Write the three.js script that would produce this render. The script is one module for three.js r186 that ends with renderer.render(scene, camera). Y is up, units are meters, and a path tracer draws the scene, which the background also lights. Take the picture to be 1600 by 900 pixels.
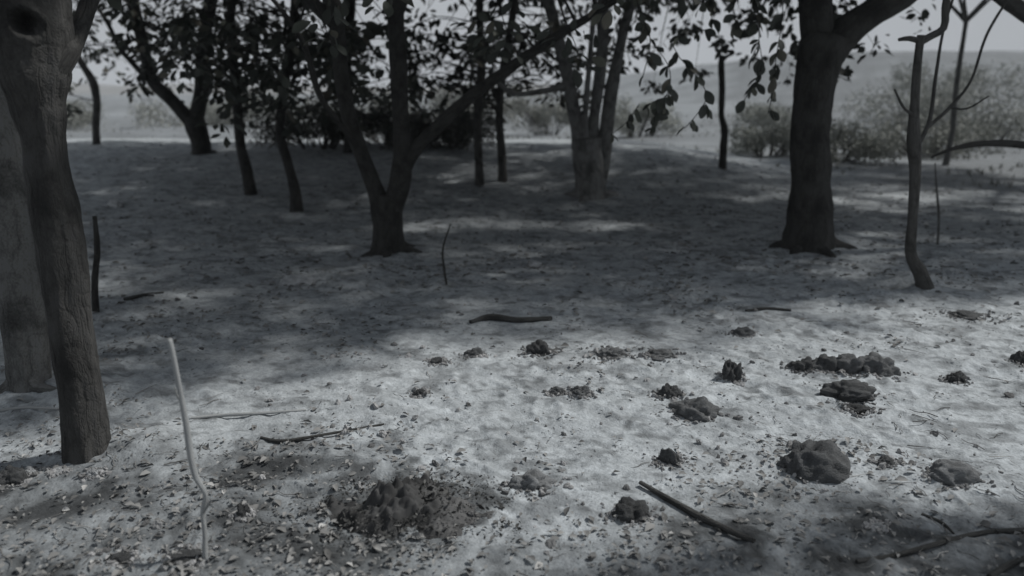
import * as THREE from 'three';
import { ImprovedNoise } from 'three/addons/math/ImprovedNoise.js';
import { mergeGeometries } from 'three/addons/utils/BufferGeometryUtils.js';

// ---------------------------------------------------------------- camera, sky, sun, exposure
const scene = new THREE.Scene();
const EYE = 1.6, PITCH = 14.8 * Math.PI / 180, FOCAL = 1172;        // metres, radians, photograph pixels
const camera = new THREE.PerspectiveCamera(2 * Math.atan(450 / FOCAL) * 180 / Math.PI, 16 / 9, 0.05, 3000);
camera.position.set(0, EYE, 0);
camera.rotation.x = -PITCH;
camera.focus = 3.7;
camera.userData.fStop = 1.15;

const noise = new ImprovedNoise();
const N3 = (x, y, z) => noise.noise(x + 131.7, y + 57.3, z + 19.1);
function fbm(x, y, z, o = 4) { let s = 0, a = 0.5; for (let i = 0; i < o; i++) { s += a * N3(x, y, z + i * 7.3); x *= 2.03; y *= 2.03; z *= 2.03; a *= 0.5; } return s; }
const ss = (a, b, x) => { const t = Math.min(1, Math.max(0, (x - a) / (b - a))); return t * t * (3 - 2 * t); };
const mix = (a, b, t) => a + (b - a) * t;
function rngOf(seed) { let s = seed >>> 0; return () => { s = (s + 0x6D2B79F5) >>> 0; let t = s; t = Math.imul(t ^ (t >>> 15), t | 1); t ^= t + Math.imul(t ^ (t >>> 7), t | 61); return ((t ^ (t >>> 14)) >>> 0) / 4294967296; }; }

{ // a pale hazy daylight sky with thin cloud, even all round
  const w = 512, h = 256, data = new Float32Array(w * h * 4);
  for (let j = 0; j < h; j++) for (let i = 0; i < w; i++) {
    const el = ((j + 0.5) / h - 0.5) * Math.PI, az = (i + 0.5) / w * Math.PI * 2;
    const cx = Math.cos(el) * Math.cos(az), cz = Math.cos(el) * Math.sin(az), cy = Math.sin(el);
    const c = fbm(cx * 2.2, cy * 4.5, cz * 2.2, 4) * 0.26;
    const t = ss(0, 1, Math.max(0, cy)), k = 0.57 * (1 + c) * mix(1.0, 0.88, t), o = (j * w + i) * 4;
    data[o] = k * mix(0.95, 0.90, t); data[o + 1] = k * 1.0; data[o + 2] = k * mix(1.06, 1.14, t); data[o + 3] = 1;
  }
  const sky = new THREE.DataTexture(data, w, h, THREE.RGBAFormat, THREE.FloatType);
  sky.mapping = THREE.EquirectangularReflectionMapping; sky.magFilter = sky.minFilter = THREE.LinearFilter; sky.needsUpdate = true;
  scene.background = sky; scene.environment = sky;
}
const SUN = new THREE.Vector3(0.6, 0.77, -0.16).normalize();
const sun = new THREE.DirectionalLight(new THREE.Color().setRGB(1, 0.985, 0.955), 4.6);
sun.position.copy(SUN).multiplyScalar(60); sun.target.position.set(0, 0, -8);
sun.position.add(sun.target.position);
sun.castShadow = true; sun.shadow.radius = 5; sun.shadow.mapSize.set(4096, 4096);
Object.assign(sun.shadow.camera, { left: -22, right: 22, top: 22, bottom: -22, near: 1, far: 160 });
scene.add(sun, sun.target);

const renderer = new THREE.WebGLRenderer({ antialias: true });
renderer.toneMapping = THREE.LinearToneMapping;
renderer.toneMappingExposure = 0.74;
renderer.shadowMap.enabled = true;

// ---------------------------------------------------------------- helpers
const UPV = [0, Math.cos(PITCH), -Math.sin(PITCH)], FWD = [0, -Math.sin(PITCH), -Math.cos(PITCH)];
function at(px, py, d) {                       // the point d metres ahead that stands where the photograph shows it
  const X = (px - 800) / FOCAL, Y = (450 - py) / FOCAL, dy = Y * UPV[1] + FWD[1], dz = Y * UPV[2] + FWD[2], t = d / -dz;
  return new THREE.Vector3(X * t, EYE + dy * t, -d);
}
function crestX(x) { return 1 - ss(2.2, 6.2, x); }
function rise(x, z) {                          // the low earth bank behind the trees and the wide field
  const d = -z;
  const up = ss(9.3, 16.6, d + 0.5 * N3(x * 0.25, 3, 0)) * (1 - ss(17.2, 24, d)) * 0.5 * crestX(x);
  const slope = 7.5 * ss(26, 130, d) * ss(6, 52, x + 2 * N3(x * 0.05, 9, z * 0.05)) + 0.5 * ss(18, 40, d) * N3(x * 0.11, 4, z * 0.09);
  return up - 0.25 * ss(17, 40, d) * crestX(x) + 0.25 * ss(60, 300, d) + slope;
}
const FEET = [[-1.3, 7.8, 0.38], [3.17, 8.05, 0.55], [1.22, 11.5, 0.5], [-1.76, 3.08, 0.26], [-2.45, 3.85, 0.26], [3.4, 6.15, 0.2]];
function height(x, z) {
  const d = -z, f = 1 - ss(9, 20, d);
  let h = rise(x, z) + 0.05 * fbm(x * 0.45, 1.3, z * 0.45, 3);
  h += 0.03 * fbm(x * 2.6, 4.1, z * 2.6, 3) * (0.5 + 0.5 * f);
  for (const [fx, fd, w] of FEET) { const q = ((x - fx) ** 2 + (d - fd) ** 2) / (w * w); if (q < 9) h += 0.07 * Math.exp(-q) * (1 + 0.8 * N3(x * 6, 2, z * 6)); }
  if (f > 0) { const r = 1 - Math.abs(N3(x * 7.1, 9.2, z * 7.1)) * 2; h += f * (0.02 * r * r * ss(-0.25, 0.3, N3(x * 1.1, 2, z * 1.1)) + (0.009 * N3(x * 13, 5, z * 13) + 0.005 * N3(x * 33, 6, z * 33)) * (0.35 + 0.9 * ss(-0.2, 0.3, N3(x * 1.7, 8, z * 1.7)))); }
  return h;
}
function ground(px, py) {                      // where a line of sight meets the ground
  let d = 1.4; for (; d < 60; d += 0.01) { const p = at(px, py, d); if (p.y <= height(p.x, p.z)) break; }
  const p = at(px, py, d); p.y = height(p.x, p.z); return p;
}
const taken = {};
function numbered(n) { taken[n] = (taken[n] || 0) + 1; return taken[n] === 1 ? n : n + '_' + String(taken[n] - 1).padStart(3, '0'); }
function sh(o) { o.castShadow = o.receiveShadow = true; return o; }
function tag(o, label, category, group, kind) { if (label) o.userData.label = label; if (category) o.userData.category = category; if (group) o.userData.group = group; if (kind) o.userData.kind = kind; return o; }
function thing(name, label, category, p, group) { const g = new THREE.Group(); g.name = numbered(name); g.position.copy(p); scene.add(g); return tag(g, label, category, group); }
function part(name, geo, mat, parent) {        // geometry in world metres, kept under its thing
  const m = sh(new THREE.Mesh(geo, mat)); m.name = name; parent.add(m);
  const o = new THREE.Vector3(); for (let q = parent; q && q !== scene; q = q.parent) o.add(q.position);
  m.position.copy(o).negate(); return m;
}
function geoOf(pos, idx, col, uv) {
  const g = new THREE.BufferGeometry();
  g.setAttribute('position', new THREE.BufferAttribute(pos instanceof Float32Array ? pos : new Float32Array(pos), 3));
  if (col) g.setAttribute('color', new THREE.BufferAttribute(col instanceof Float32Array ? col : new Float32Array(col), 3));
  if (uv) g.setAttribute('uv', new THREE.BufferAttribute(uv instanceof Float32Array ? uv : new Float32Array(uv), 2));
  if (idx) g.setIndex(idx.length && idx.BYTES_PER_ELEMENT ? new THREE.BufferAttribute(idx, 1) : idx);
  g.computeVertexNormals(); return g;
}

// ---------------------------------------------------------------- materials
function tex(w, h, fn, srgb) {
  const a = new Uint8Array(w * h * 4);
  for (let j = 0; j < h; j++) for (let i = 0; i < w; i++) { const v = fn(i / w, j / h), o = (j * w + i) * 4; for (let k = 0; k < 3; k++) a[o + k] = Math.max(0, Math.min(255, (v.length ? v[k] : v) * 255)); a[o + 3] = 255; }
  const t = new THREE.DataTexture(a, w, h); t.wrapS = t.wrapT = THREE.RepeatWrapping; t.magFilter = THREE.LinearFilter; t.minFilter = THREE.LinearMipmapLinearFilter; t.generateMipmaps = true;
  if (srgb) t.colorSpace = THREE.SRGBColorSpace; t.needsUpdate = true; return t;
}
const hash = (x, y, s) => { let h = Math.imul(x + 7919 * s, 374761393) + Math.imul(y + 104729, 668265263) | 0; h = Math.imul(h ^ (h >>> 13), 1274126177); return ((h ^ (h >>> 16)) >>> 0) / 4294967296 * 2 - 1; };
function tn(u, v, fx, fy, s) {                  // noise that repeats without a seam: fx by fy cells
  const x = ((u % 1) + 1) % 1 * fx, y = ((v % 1) + 1) % 1 * fy, x0 = Math.floor(x), y0 = Math.floor(y), a = ss(0, 1, x - x0), b = ss(0, 1, y - y0), x1 = (x0 + 1) % fx, y1 = (y0 + 1) % fy;
  return mix(mix(hash(x0, y0, s), hash(x1, y0, s), a), mix(hash(x0, y1, s), hash(x1, y1, s), a), b);
}
const soilMap = tex(1024, 1024, (u, v) => { const k = 0.93 + 0.05 * tn(u, v, 37, 37, 1) + 0.06 * tn(u, v, 90, 90, 2) + 0.06 * tn(u, v, 220, 220, 3) + 0.05 * tn(u, v, 500, 500, 4); const q = k - 0.4 * ss(0.62, 0.95, tn(u, v, 130, 130, 5)) * ss(-0.2, 0.4, tn(u, v, 9, 9, 6)); return [q, q, q]; }, true);
const soilBump = tex(1024, 1024, (u, v) => 0.5 + 0.18 * tn(u, v, 60, 60, 7) + 0.15 * tn(u, v, 150, 150, 8) + 0.15 * tn(u, v, 380, 380, 9));
const fissure = (u, v) => { const w = u + 0.03 * tn(u, v, 5, 7, 11) + 0.012 * tn(u, v, 13, 17, 12); return 0.6 * Math.min(1, Math.abs(tn(w, v, 11, 5, 13)) * 3.5) + 0.4 * Math.min(1, Math.abs(tn(w, v, 23, 12, 14)) * 3); };
const barkMap = tex(512, 1024, (u, v) => { const g = 0.68 + 0.20 * fissure(u, v) + 0.10 * tn(u, v, 60, 80, 15) + 0.20 * tn(u, v, 3, 4, 16) + 0.14 * tn(u, v, 9, 11, 17); return [g, g * 0.998, g * 0.985]; }, true);
const barkBump = tex(512, 1024, (u, v) => 0.15 + 0.65 * fissure(u, v) + 0.12 * tn(u, v, 90, 120, 18));
const C = (r, g, b) => new THREE.Color().setRGB(r, g, b);
const M = {
  soil: new THREE.MeshStandardMaterial({ vertexColors: true, map: soilMap, bumpMap: soilBump, bumpScale: 0.007, roughness: 0.97 }),
  bark: (r, g, b) => new THREE.MeshStandardMaterial({ color: C(r, g, b), map: barkMap, bumpMap: barkBump, bumpScale: 0.008, roughness: 0.95 }),
  leaf: new THREE.MeshStandardMaterial({ vertexColors: true, roughness: 0.72, side: THREE.DoubleSide }),
  clod: new THREE.MeshStandardMaterial({ vertexColors: true, roughness: 1, bumpMap: soilBump, bumpScale: 0.008 }),
  far: new THREE.MeshStandardMaterial({ vertexColors: true, roughness: 1 }),
};
M.barkDark = M.bark(0.044, 0.0435, 0.042); M.barkMid = M.bark(0.075, 0.074, 0.072); M.barkGrey = M.bark(0.135, 0.136, 0.135); M.barkPale = new THREE.MeshStandardMaterial({ color: C(0.30, 0.31, 0.31), bumpMap: barkBump, bumpScale: 0.002, roughness: 0.8 });
M.barkNear = M.bark(0.047, 0.0465, 0.0455); M.barkPaleGrey = M.bark(0.19, 0.192, 0.192);
M.stick = M.bark(0.07, 0.07, 0.068);

// ---------------------------------------------------------------- the ground
function groundColour(x, z) {
  const d = -z;
  const p1 = fbm(x * 0.8, 11, z * 0.8, 4), p2 = fbm(x * 3.1, 17, z * 3.1, 4), p3 = fbm(x * 9, 23, z * 9, 3);
  let a = 0.42 + 0.10 * p1 + 0.14 * p2 + 0.16 * p3;
  const litter = ss(0.10, 0.34, p2 + 0.6 * p3 + 0.25 * p1);            // crumbs of humus and trodden dung in the sand
  a = mix(a, 0.20, 0.45 * litter);
  const sx = x * 0.75, m1 = fbm(sx * 7, 63, z * 7, 3), m2 = fbm(sx * 17, 71, z * 17, 2);                // ragged smears of dark dung dust and leaf crumbs
  a = mix(a, 0.17, 0.66 * ss(0.08, 0.25, m1 + 0.4 * m2 + 0.3 * p1)); a = mix(a, 0.56, 0.5 * ss(0.16, 0.34, -m1 + 0.3 * m2));
  a = mix(a, 0.13, 0.6 * ss(0.22, 0.34, m2 + 0.2 * m1));
  const nearDark = Math.max(ss(3.25, 2.85, d + 0.9 * p1) * ss(0.0, -0.8, x + 1.2 * p1), 0.9 * ss(2.8, 2.4, d + 0.8 * p1));   // darker mottled soil at the near left and along the near edge
  a = mix(a, 0.14 + 0.32 * (p2 + p3 + 0.6 * m1), 0.92 * nearDark);
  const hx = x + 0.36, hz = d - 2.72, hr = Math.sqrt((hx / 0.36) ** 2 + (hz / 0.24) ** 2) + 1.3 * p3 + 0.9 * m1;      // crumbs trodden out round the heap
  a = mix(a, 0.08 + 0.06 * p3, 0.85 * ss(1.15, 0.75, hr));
  const field = ss(17.5, 20, d);
  a = mix(a, 0.22 + 0.16 * fbm(x * 0.07, 31, z * 0.16, 4) + 0.08 * p1, field);
  const weedy = ss(5.0, 8.5, x - 0.25 * (d - 14) + 3 * fbm(x * 0.4, 91, z * 0.8, 3)) * ss(10.5, 14, d + 2 * p1);                // weed-grown dark earth beyond the crooked stem
  a = mix(a, 0.15 + 0.24 * Math.max(0, fbm(x * 0.25, 93, z * 1.1, 3)) + 0.05 * p2, 0.85 * weedy);
  a = Math.max(0.05, a);
  return [a * 0.935, a * 1.0, a * 1.04];
}
{
  const ds = []; for (let d = -14; d < 1.2; d += 0.8) ds.push(d);
  for (let d = 1.3; d < 26; d *= 1.0042) ds.push(d);
  for (let d = 26; d < 480; d *= 1.045) ds.push(d);
  const us = []; const NC = 400; for (let i = 0; i <= NC; i++) us.push((i / NC * 2 - 1));
  const outer = [1.15, 1.4, 1.8, 2.4, 3.4, 5, 8]; for (const o of outer) { us.push(o); us.unshift(-o); }
  const W = us.length, pos = new Float32Array(ds.length * W * 3), col = new Float32Array(ds.length * W * 3), uv = new Float32Array(ds.length * W * 2);
  ds.forEach((d, j) => us.forEach((u, i) => {
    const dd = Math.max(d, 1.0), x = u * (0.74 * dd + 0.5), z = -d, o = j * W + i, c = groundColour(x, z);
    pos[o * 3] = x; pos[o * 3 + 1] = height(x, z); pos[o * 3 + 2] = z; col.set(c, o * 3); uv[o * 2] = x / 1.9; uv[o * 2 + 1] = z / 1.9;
  }));
  const idx = new Uint32Array((ds.length - 1) * (W - 1) * 6); let k = 0;
  for (let j = 0; j < ds.length - 1; j++) for (let i = 0; i < W - 1; i++) { const a = j * W + i; idx.set([a, a + 1, a + W, a + 1, a + W + 1, a + W], k); k += 6; }
  const g = sh(new THREE.Mesh(geoOf(pos, idx, col, uv), M.soil)); g.name = 'ground'; scene.add(g);
  tag(g, 'pale sandy soil with dark crumbs, rising to a low dark bank behind the trees', 'ground', null, 'structure');
}
{ // far low hill, hazy
  const pos = [], col = [], idx = [], nx = 160, nz = 14;
  for (let j = 0; j <= nz; j++) for (let i = 0; i <= nx; i++) {
    const x = mix(-520, 620, i / nx), t = j / nz, z = -260 - t * 180;
    const ridge = 6 + 8 * ss(90, 240, x) + 4 * fbm(x * 0.012, 3, 1, 4);
    pos.push(x, -2 + ridge * Math.sin(t * Math.PI / 2) * (0.9 + 0.3 * fbm(x * 0.03, 8, t * 3, 3)), z);
    const a = 0.20 + 0.12 * fbm(x * 0.06, 4, t * 6, 4); col.push(a, a, a * 0.98);
  }
  for (let j = 0; j < nz; j++) for (let i = 0; i < nx; i++) { const a = j * (nx + 1) + i; idx.push(a, a + 1, a + nx + 1, a + 1, a + nx + 2, a + nx + 1); }
  const h = sh(new THREE.Mesh(geoOf(pos, idx, col), M.far)); h.name = 'hill'; scene.add(h);
  tag(h, 'low hazy hill far behind the open field', 'hill', null, 'structure');
}
scene.fog = new THREE.FogExp2(new THREE.Color(0.80, 0.84, 0.88), 0.0007);

// ---------------------------------------------------------------- wood
function tube(pts, { sides = 16, step = 0.04, rough = 0.07, seed = 1, dents = [], cap = true, flare = 0 } = {}) {   // pts: {p: Vector3, r}
  const curve = new THREE.CatmullRomCurve3(pts.map(q => q.p), false, 'centripetal');
  const L = curve.getLength(), n = Math.max(3, Math.min(220, Math.ceil(L / step)));
  const tOf = []; { let acc = 0; tOf.push(0); for (let i = 1; i < pts.length; i++) { acc += pts[i].p.distanceTo(pts[i - 1].p); tOf.push(acc); } for (let i = 0; i < tOf.length; i++) tOf[i] /= acc; }
  const rad = t => { let i = 0; while (i < tOf.length - 2 && t > tOf[i + 1]) i++; const f = ss(0, 1, (t - tOf[i]) / (tOf[i + 1] - tOf[i])); return mix(pts[i].r, pts[i + 1].r, f); };
  const fr = curve.computeFrenetFrames(n, false), pos = [], uv = [], idx = [], v = new THREE.Vector3(), meanR = pts.reduce((a, q) => a + q.r, 0) / pts.length;
  for (let j = 0; j <= n; j++) {
    const t = j / n, c = curve.getPointAt(t); let r = rad(t); r *= 1 + flare * Math.exp(-t * L / 0.12);
    for (let i = 0; i <= sides; i++) {
      const a = (i % sides) / sides * Math.PI * 2, ca = Math.cos(a), sa = Math.sin(a);
      const w = 1 + rough * (1.6 * N3(ca * 1.5 + seed, sa * 1.5, t * L * 2.2 + seed) + 0.9 * N3(ca * 4 + seed, sa * 4, t * L * 6) + (sides > 20 ? 0.5 * N3(ca * 11, sa * 11 + seed, t * L * 9) : 0)) + flare * 0.35 * Math.exp(-t * L / 0.10) * Math.sin(a * 5 + seed);
      v.copy(fr.normals[j]).multiplyScalar(ca * r * w).addScaledVector(fr.binormals[j], sa * r * w).add(c);
      for (const q of dents) { const dist = v.distanceTo(q.p); if (dist < q.r * 1.6) { const k = (1 - ss(q.r * 0.55, q.r, dist)) * q.depth - 0.25 * q.r * Math.exp(-Math.pow((dist - q.r * 1.15) / (q.r * 0.25), 2)); v.addScaledVector(new THREE.Vector3().subVectors(c, v).normalize(), k); } }
      pos.push(v.x, v.y, v.z); uv.push(i / sides * Math.max(1, Math.round(meanR * 6.28 / 0.35)), t * L / 0.7);
    }
  }
  for (let j = 0; j < n; j++) for (let i = 0; i < sides; i++) { const a = j * (sides + 1) + i, b = a + sides + 1; idx.push(a, a + 1, b, a + 1, b + 1, b); }
  if (cap) for (const [row, flip] of [[0, 1], [n, 0]]) { const c = curve.getPointAt(row / n), k = pos.length / 3; pos.push(c.x, c.y, c.z); uv.push(0, 0); for (let i = 0; i < sides; i++) { const a = row * (sides + 1) + i; flip ? idx.push(k, a + 1, a) : idx.push(k, a, a + 1); } }
  const g = geoOf(pos, idx, null, uv); g.userData.curve = curve; return g;
}
// a stem as the photograph shows it: [px, py, d, width in px]; after that [dx, dy, dz, radius] steps in metres as {m: [...]}
function stem(list) {
  const out = []; for (const q of list) {
    if (q.m) { const l = out[out.length - 1]; out.push({ p: l.p.clone().add(new THREE.Vector3(q.m[0], q.m[1], q.m[2])), r: q.m[3] }); }
    else out.push({ p: at(q[0], q[1], q[2]), r: q[3] / 2 / FOCAL * q[2] * 1.0 });
  } return out;
}

// ---------------------------------------------------------------- leaves
const LEAF = [[0, 0, 0], [-0.20, 0.28, 0.035], [-0.27, 0.62, 0.05], [0, 1, -0.06], [0.27, 0.62, 0.05], [0.20, 0.28, 0.035], [0, 0.5, -0.01]];
const LEAFI = [0, 6, 1, 1, 6, 2, 2, 6, 3, 3, 6, 4, 4, 6, 5, 5, 6, 0];
class Leaves {
  constructor() { this.pos = []; this.col = []; this.idx = []; }
  add(m, tone) { const k = this.pos.length / 3, v = new THREE.Vector3(); for (const q of LEAF) { v.set(...q).applyMatrix4(m); this.pos.push(v.x, v.y, v.z); this.col.push(...tone); } for (const i of LEAFI) this.idx.push(k + i); }
  build() { return geoOf(this.pos, this.idx, this.col); }
}
const OPEN = [[-1.6, 1.7, 8.95, 0.40]];      // gap carved through the crowns so the sun lights a strip of ground
function inGap(c) { const k = (c.y - 0.05) / SUN.y, x = c.x - SUN.x * k, d = -(c.z - SUN.z * k); return OPEN.some(([a, b, m, w]) => x > a && x < b && Math.abs(d - m - 0.12 * N3(x * 1.5, 1, 5) - 0.05 * x) < w); }
const leafTones = [[0.050, 0.056, 0.048], [0.066, 0.074, 0.06], [0.085, 0.088, 0.07], [0.11, 0.105, 0.085]];
const leafGeos = leafTones.map(t => {           // leaves that can be told apart: rounder, folded along the midrib
  const rows = [[0, 0], [0.12, 0.10], [0.3, 0.21], [0.5, 0.27], [0.68, 0.28], [0.84, 0.20], [0.95, 0.09], [1, 0]], pos = [], idx = [], col = [];
  rows.forEach(([y, w]) => { const c = -0.16 * y * y; pos.push(-w, y, c + w * 0.28, 0, y, c, w, y, c + w * 0.28); col.push(...t, ...t, ...t); });
  for (let j = 0; j < rows.length - 1; j++) { const a = j * 3; idx.push(a, a + 1, a + 3, a + 1, a + 4, a + 3, a + 1, a + 2, a + 4, a + 2, a + 5, a + 4); }
  return geoOf(pos, idx, col);
});
function leafMatrix(p, dir, len, roll) {
  const y = dir.clone().normalize(), ref = Math.abs(y.y) > 0.95 ? new THREE.Vector3(1, 0, 0) : new THREE.Vector3(0, 1, 0);
  const x = new THREE.Vector3().crossVectors(y, ref).normalize(), z = new THREE.Vector3().crossVectors(x, y);
  const c = Math.cos(roll), s = Math.sin(roll), x2 = x.clone().multiplyScalar(c).addScaledVector(z, s), z2 = z.clone().multiplyScalar(c).addScaledVector(x, -s);
  return new THREE.Matrix4().makeBasis(x2.multiplyScalar(len), y.multiplyScalar(len), z2.multiplyScalar(len)).setPosition(p);
}
function inFrame(p) { const v = p.clone().project(camera); return Math.abs(v.x) < 1 && Math.abs(v.y) < 1 && v.z < 1; }
camera.updateMatrixWorld(); camera.aspect = 16 / 9; camera.updateProjectionMatrix();

function singleLeaf(parent, m, tone) {
  const l = sh(new THREE.Mesh(leafGeos[tone], M.leaf)); l.name = 'leaf'; parent.add(l);
  const o = new THREE.Vector3(); for (let q = parent; q && q !== scene; q = q.parent) o.add(q.position);
  m.decompose(l.position, l.quaternion, l.scale); l.position.sub(o); return l;
}
// crown: clumps of leaves on twigs that grow from the limbs
function crown(tree, o) {
  const R = rngOf(o.seed), leaves = new Leaves(), twigs = [], singles = [], anchors = [];
  for (const c of o.limbs) for (let i = 4; i <= 30; i++) { const p = c.getPointAt(i / 30); if (p.y > (o.anchorMin ?? 1.5)) anchors.push(p); }
  const V = () => { let v; do v = new THREE.Vector3(R() * 2 - 1, R() * 2 - 1, R() * 2 - 1); while (v.lengthSq() > 1); return v; };
  for (let k = 0; k < o.clumps; k++) {
    const u = V(); const l = u.length(); u.multiplyScalar(Math.pow(l, 0.45) / Math.max(l, 1e-3));
    const c = new THREE.Vector3(o.c[0] + u.x * o.r[0], o.c[1] + u.y * o.r[1], -o.c[2] + u.z * o.r[2]);
    const low = (o.min ?? 1.6) + (o.ragged ?? 0.5) * (0.5 + 1.3 * N3(c.x * 0.9 + o.seed, 3, c.z * 0.9)) ;
    if (c.y < low) c.y = low + R() * 0.9;
    if (c.y < (o.lowTop ?? 0) && R() > o.lowP) continue;
    if (inGap(c)) continue;
    let best = anchors[0], bd = 1e9; for (const a of anchors) { const dd = a.distanceToSquared(c) + (a.y > c.y + 0.3 ? 0.15 : 0); if (dd < bd) { bd = dd; best = a; } }
    const mid = best.clone().lerp(c, 0.55).add(new THREE.Vector3((R() - 0.5) * 0.3, 0.05 + 0.12 * Math.sqrt(bd) * R(), (R() - 0.5) * 0.3));
    if (bd < 12) twigs.push(tube([{ p: best, r: 0.006 + 0.006 * Math.sqrt(bd) }, { p: mid, r: 0.0065 }, { p: c, r: 0.003 }], { sides: 4, step: 0.22, rough: 0.1, cap: false, seed: k }));
    const out = c.clone().sub(new THREE.Vector3(o.c[0], o.c[1] - 0.5, -o.c[2])).normalize();
    const nl = Math.round(o.leaves * (0.6 + 0.8 * R())), cr = o.clumpR * (0.7 + 0.6 * R());
    for (let i = 0; i < nl; i++) {
      const q = V(), p = c.clone().add(new THREE.Vector3(q.x * cr, q.y * cr * 0.75, q.z * cr));
      const dir = q.clone().multiplyScalar(0.9).addScaledVector(out, 0.5).add(new THREE.Vector3((R() - 0.5) * 0.8, -0.55 + 0.4 * R(), (R() - 0.5) * 0.8));
      const tone = Math.min(3, Math.floor(R() * R() * 4)), m = leafMatrix(p, dir, o.len * (0.45 + 0.85 * R()) * (c.y > 3.4 ? 1.18 : 1), (R() - 0.5) * 2.4);
      if (o.single && singles.length < 5000 && inFrame(p)) singles.push([p.distanceTo(camera.position), m, tone]); else leaves.add(m, leafTones[tone]);
    }
  }
  for (let k = 0; k < (o.fringe || 0); k++) {                          // loose drooping sprays under the crown
    const a = R() * 6.283, rr = Math.sqrt(R()) * 0.95, c = new THREE.Vector3(o.c[0] + Math.cos(a) * rr * o.r[0], mix(o.f[0], o.f[1], Math.pow(R(), 0.7)), -o.c[2] + Math.sin(a) * rr * o.r[2]);
    if (inGap(c)) continue;
    let best = anchors[0], bd = 1e9; for (const q of anchors) { const dd = q.distanceToSquared(c) + (q.y < c.y ? 0.5 : 0); if (dd < bd) { bd = dd; best = q; } }
    const mid = best.clone().lerp(c, 0.6); mid.y += 0.18 + 0.1 * R();
    twigs.push(tube([{ p: best, r: 0.012 }, { p: mid, r: 0.008 }, { p: c, r: 0.003 }], { sides: 5, step: 0.15, rough: 0.1, cap: false, seed: k }));
    const nl = 10 + Math.floor(R() * 14), cr = 0.12 + 0.14 * R();
    for (let i = 0; i < nl; i++) { const q = V(), p = c.clone().add(new THREE.Vector3(q.x * cr, q.y * cr, q.z * cr)); const tone = Math.min(3, Math.floor(R() * R() * 4)), m = leafMatrix(p, new THREE.Vector3(q.x + R() - 0.5, -0.6 + 0.5 * R(), q.z + R() - 0.5), o.len * (0.65 + 0.6 * R()), (R() - 0.5) * 2.4); if (o.single && inFrame(p)) singles.push([p.distanceTo(camera.position), m, tone]); else leaves.add(m, leafTones[tone]); }
  }
  singles.sort((a, b) => a[0] - b[0]);
  const cg = part('crown', new THREE.BufferGeometry(), M.leaf, tree);
  singles.forEach((s, i) => { if (i < o.single) singleLeaf(cg, s[1], s[2]); else leaves.add(s[1], leafTones[s[2]]); });
  cg.geometry = leaves.build();
  if (o.single) cg.userData.kind = 'stuff';
  if (twigs.length) part('twigs', mergeGeometries(twigs), o.bark || M.barkDark, tree);
  return cg;
}
function tree(name, label, bark, trunkPts, limbs, opts = {}) {
  const base = trunkPts[0].p.clone(); const t = thing(name, label, opts.category || 'tree', base, opts.group);
  const tg = tube(trunkPts, { sides: opts.sides || 24, step: opts.step || 0.03, rough: opts.rough ?? 0.08, seed: opts.seed || 1, flare: opts.flare ?? 0.25, dents: opts.dents });
  part('trunk', tg, bark, t); const curves = [];
  if (opts.trunkToo) curves.push(tg.userData.curve);
  limbs.forEach((l, i) => { const g = tube(l, { sides: 14, step: 0.05, rough: 0.09, seed: (opts.seed || 1) + 3 * i + 2 }); part('limb', g, bark, t); curves.push(g.userData.curve); });
  if (opts.roots) { const R = rngOf(900 + (opts.seed || 1)), c = trunkPts[0].p, r0 = trunkPts[0].r; for (let k = 0; k < opts.roots; k++) {
    const a = (k + 0.6 * R()) / opts.roots * 6.283, L = r0 * (1.5 + 1.2 * R()), bend = (R() - 0.5) * 0.9, q = (f, up, rr) => { const x = c.x + Math.cos(a + bend * f) * L * f, z = c.z + Math.sin(a + bend * f) * L * f; return { p: new THREE.Vector3(x, height(x, z) + up, z), r: rr }; };
    part('root', tube([{ p: new THREE.Vector3(c.x + Math.cos(a) * r0 * 0.3, height(c.x, c.z) + r0 * 0.9, c.z + Math.sin(a) * r0 * 0.3), r: r0 * 0.5 }, q(0.38, r0 * 0.12, r0 * 0.36), q(0.68, -r0 * 0.04, r0 * 0.24), q(1, -r0 * 0.22, r0 * 0.12)], { sides: 10, step: 0.03, rough: 0.14, seed: k + (opts.seed || 1) }), bark, t);
  } }
  return { t, curves };
}
const sunk = (px, py, w, depth = 0.12) => { const g = ground(px, py), d = -g.z; return { p: g.clone().add(new THREE.Vector3(0, -depth, 0)), r: w / 2 / FOCAL * d, d }; };
const list = (b, rest) => [{ p: b.p, r: b.r }, ...stem(rest)];
// stems that go on from the last point of another stem list
const grow = (from, steps) => { const out = [from]; for (const s of steps) { const l = out[out.length - 1]; out.push({ p: l.p.clone().add(new THREE.Vector3(s[0], s[1], s[2])), r: s[3] }); } return out; };

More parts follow.
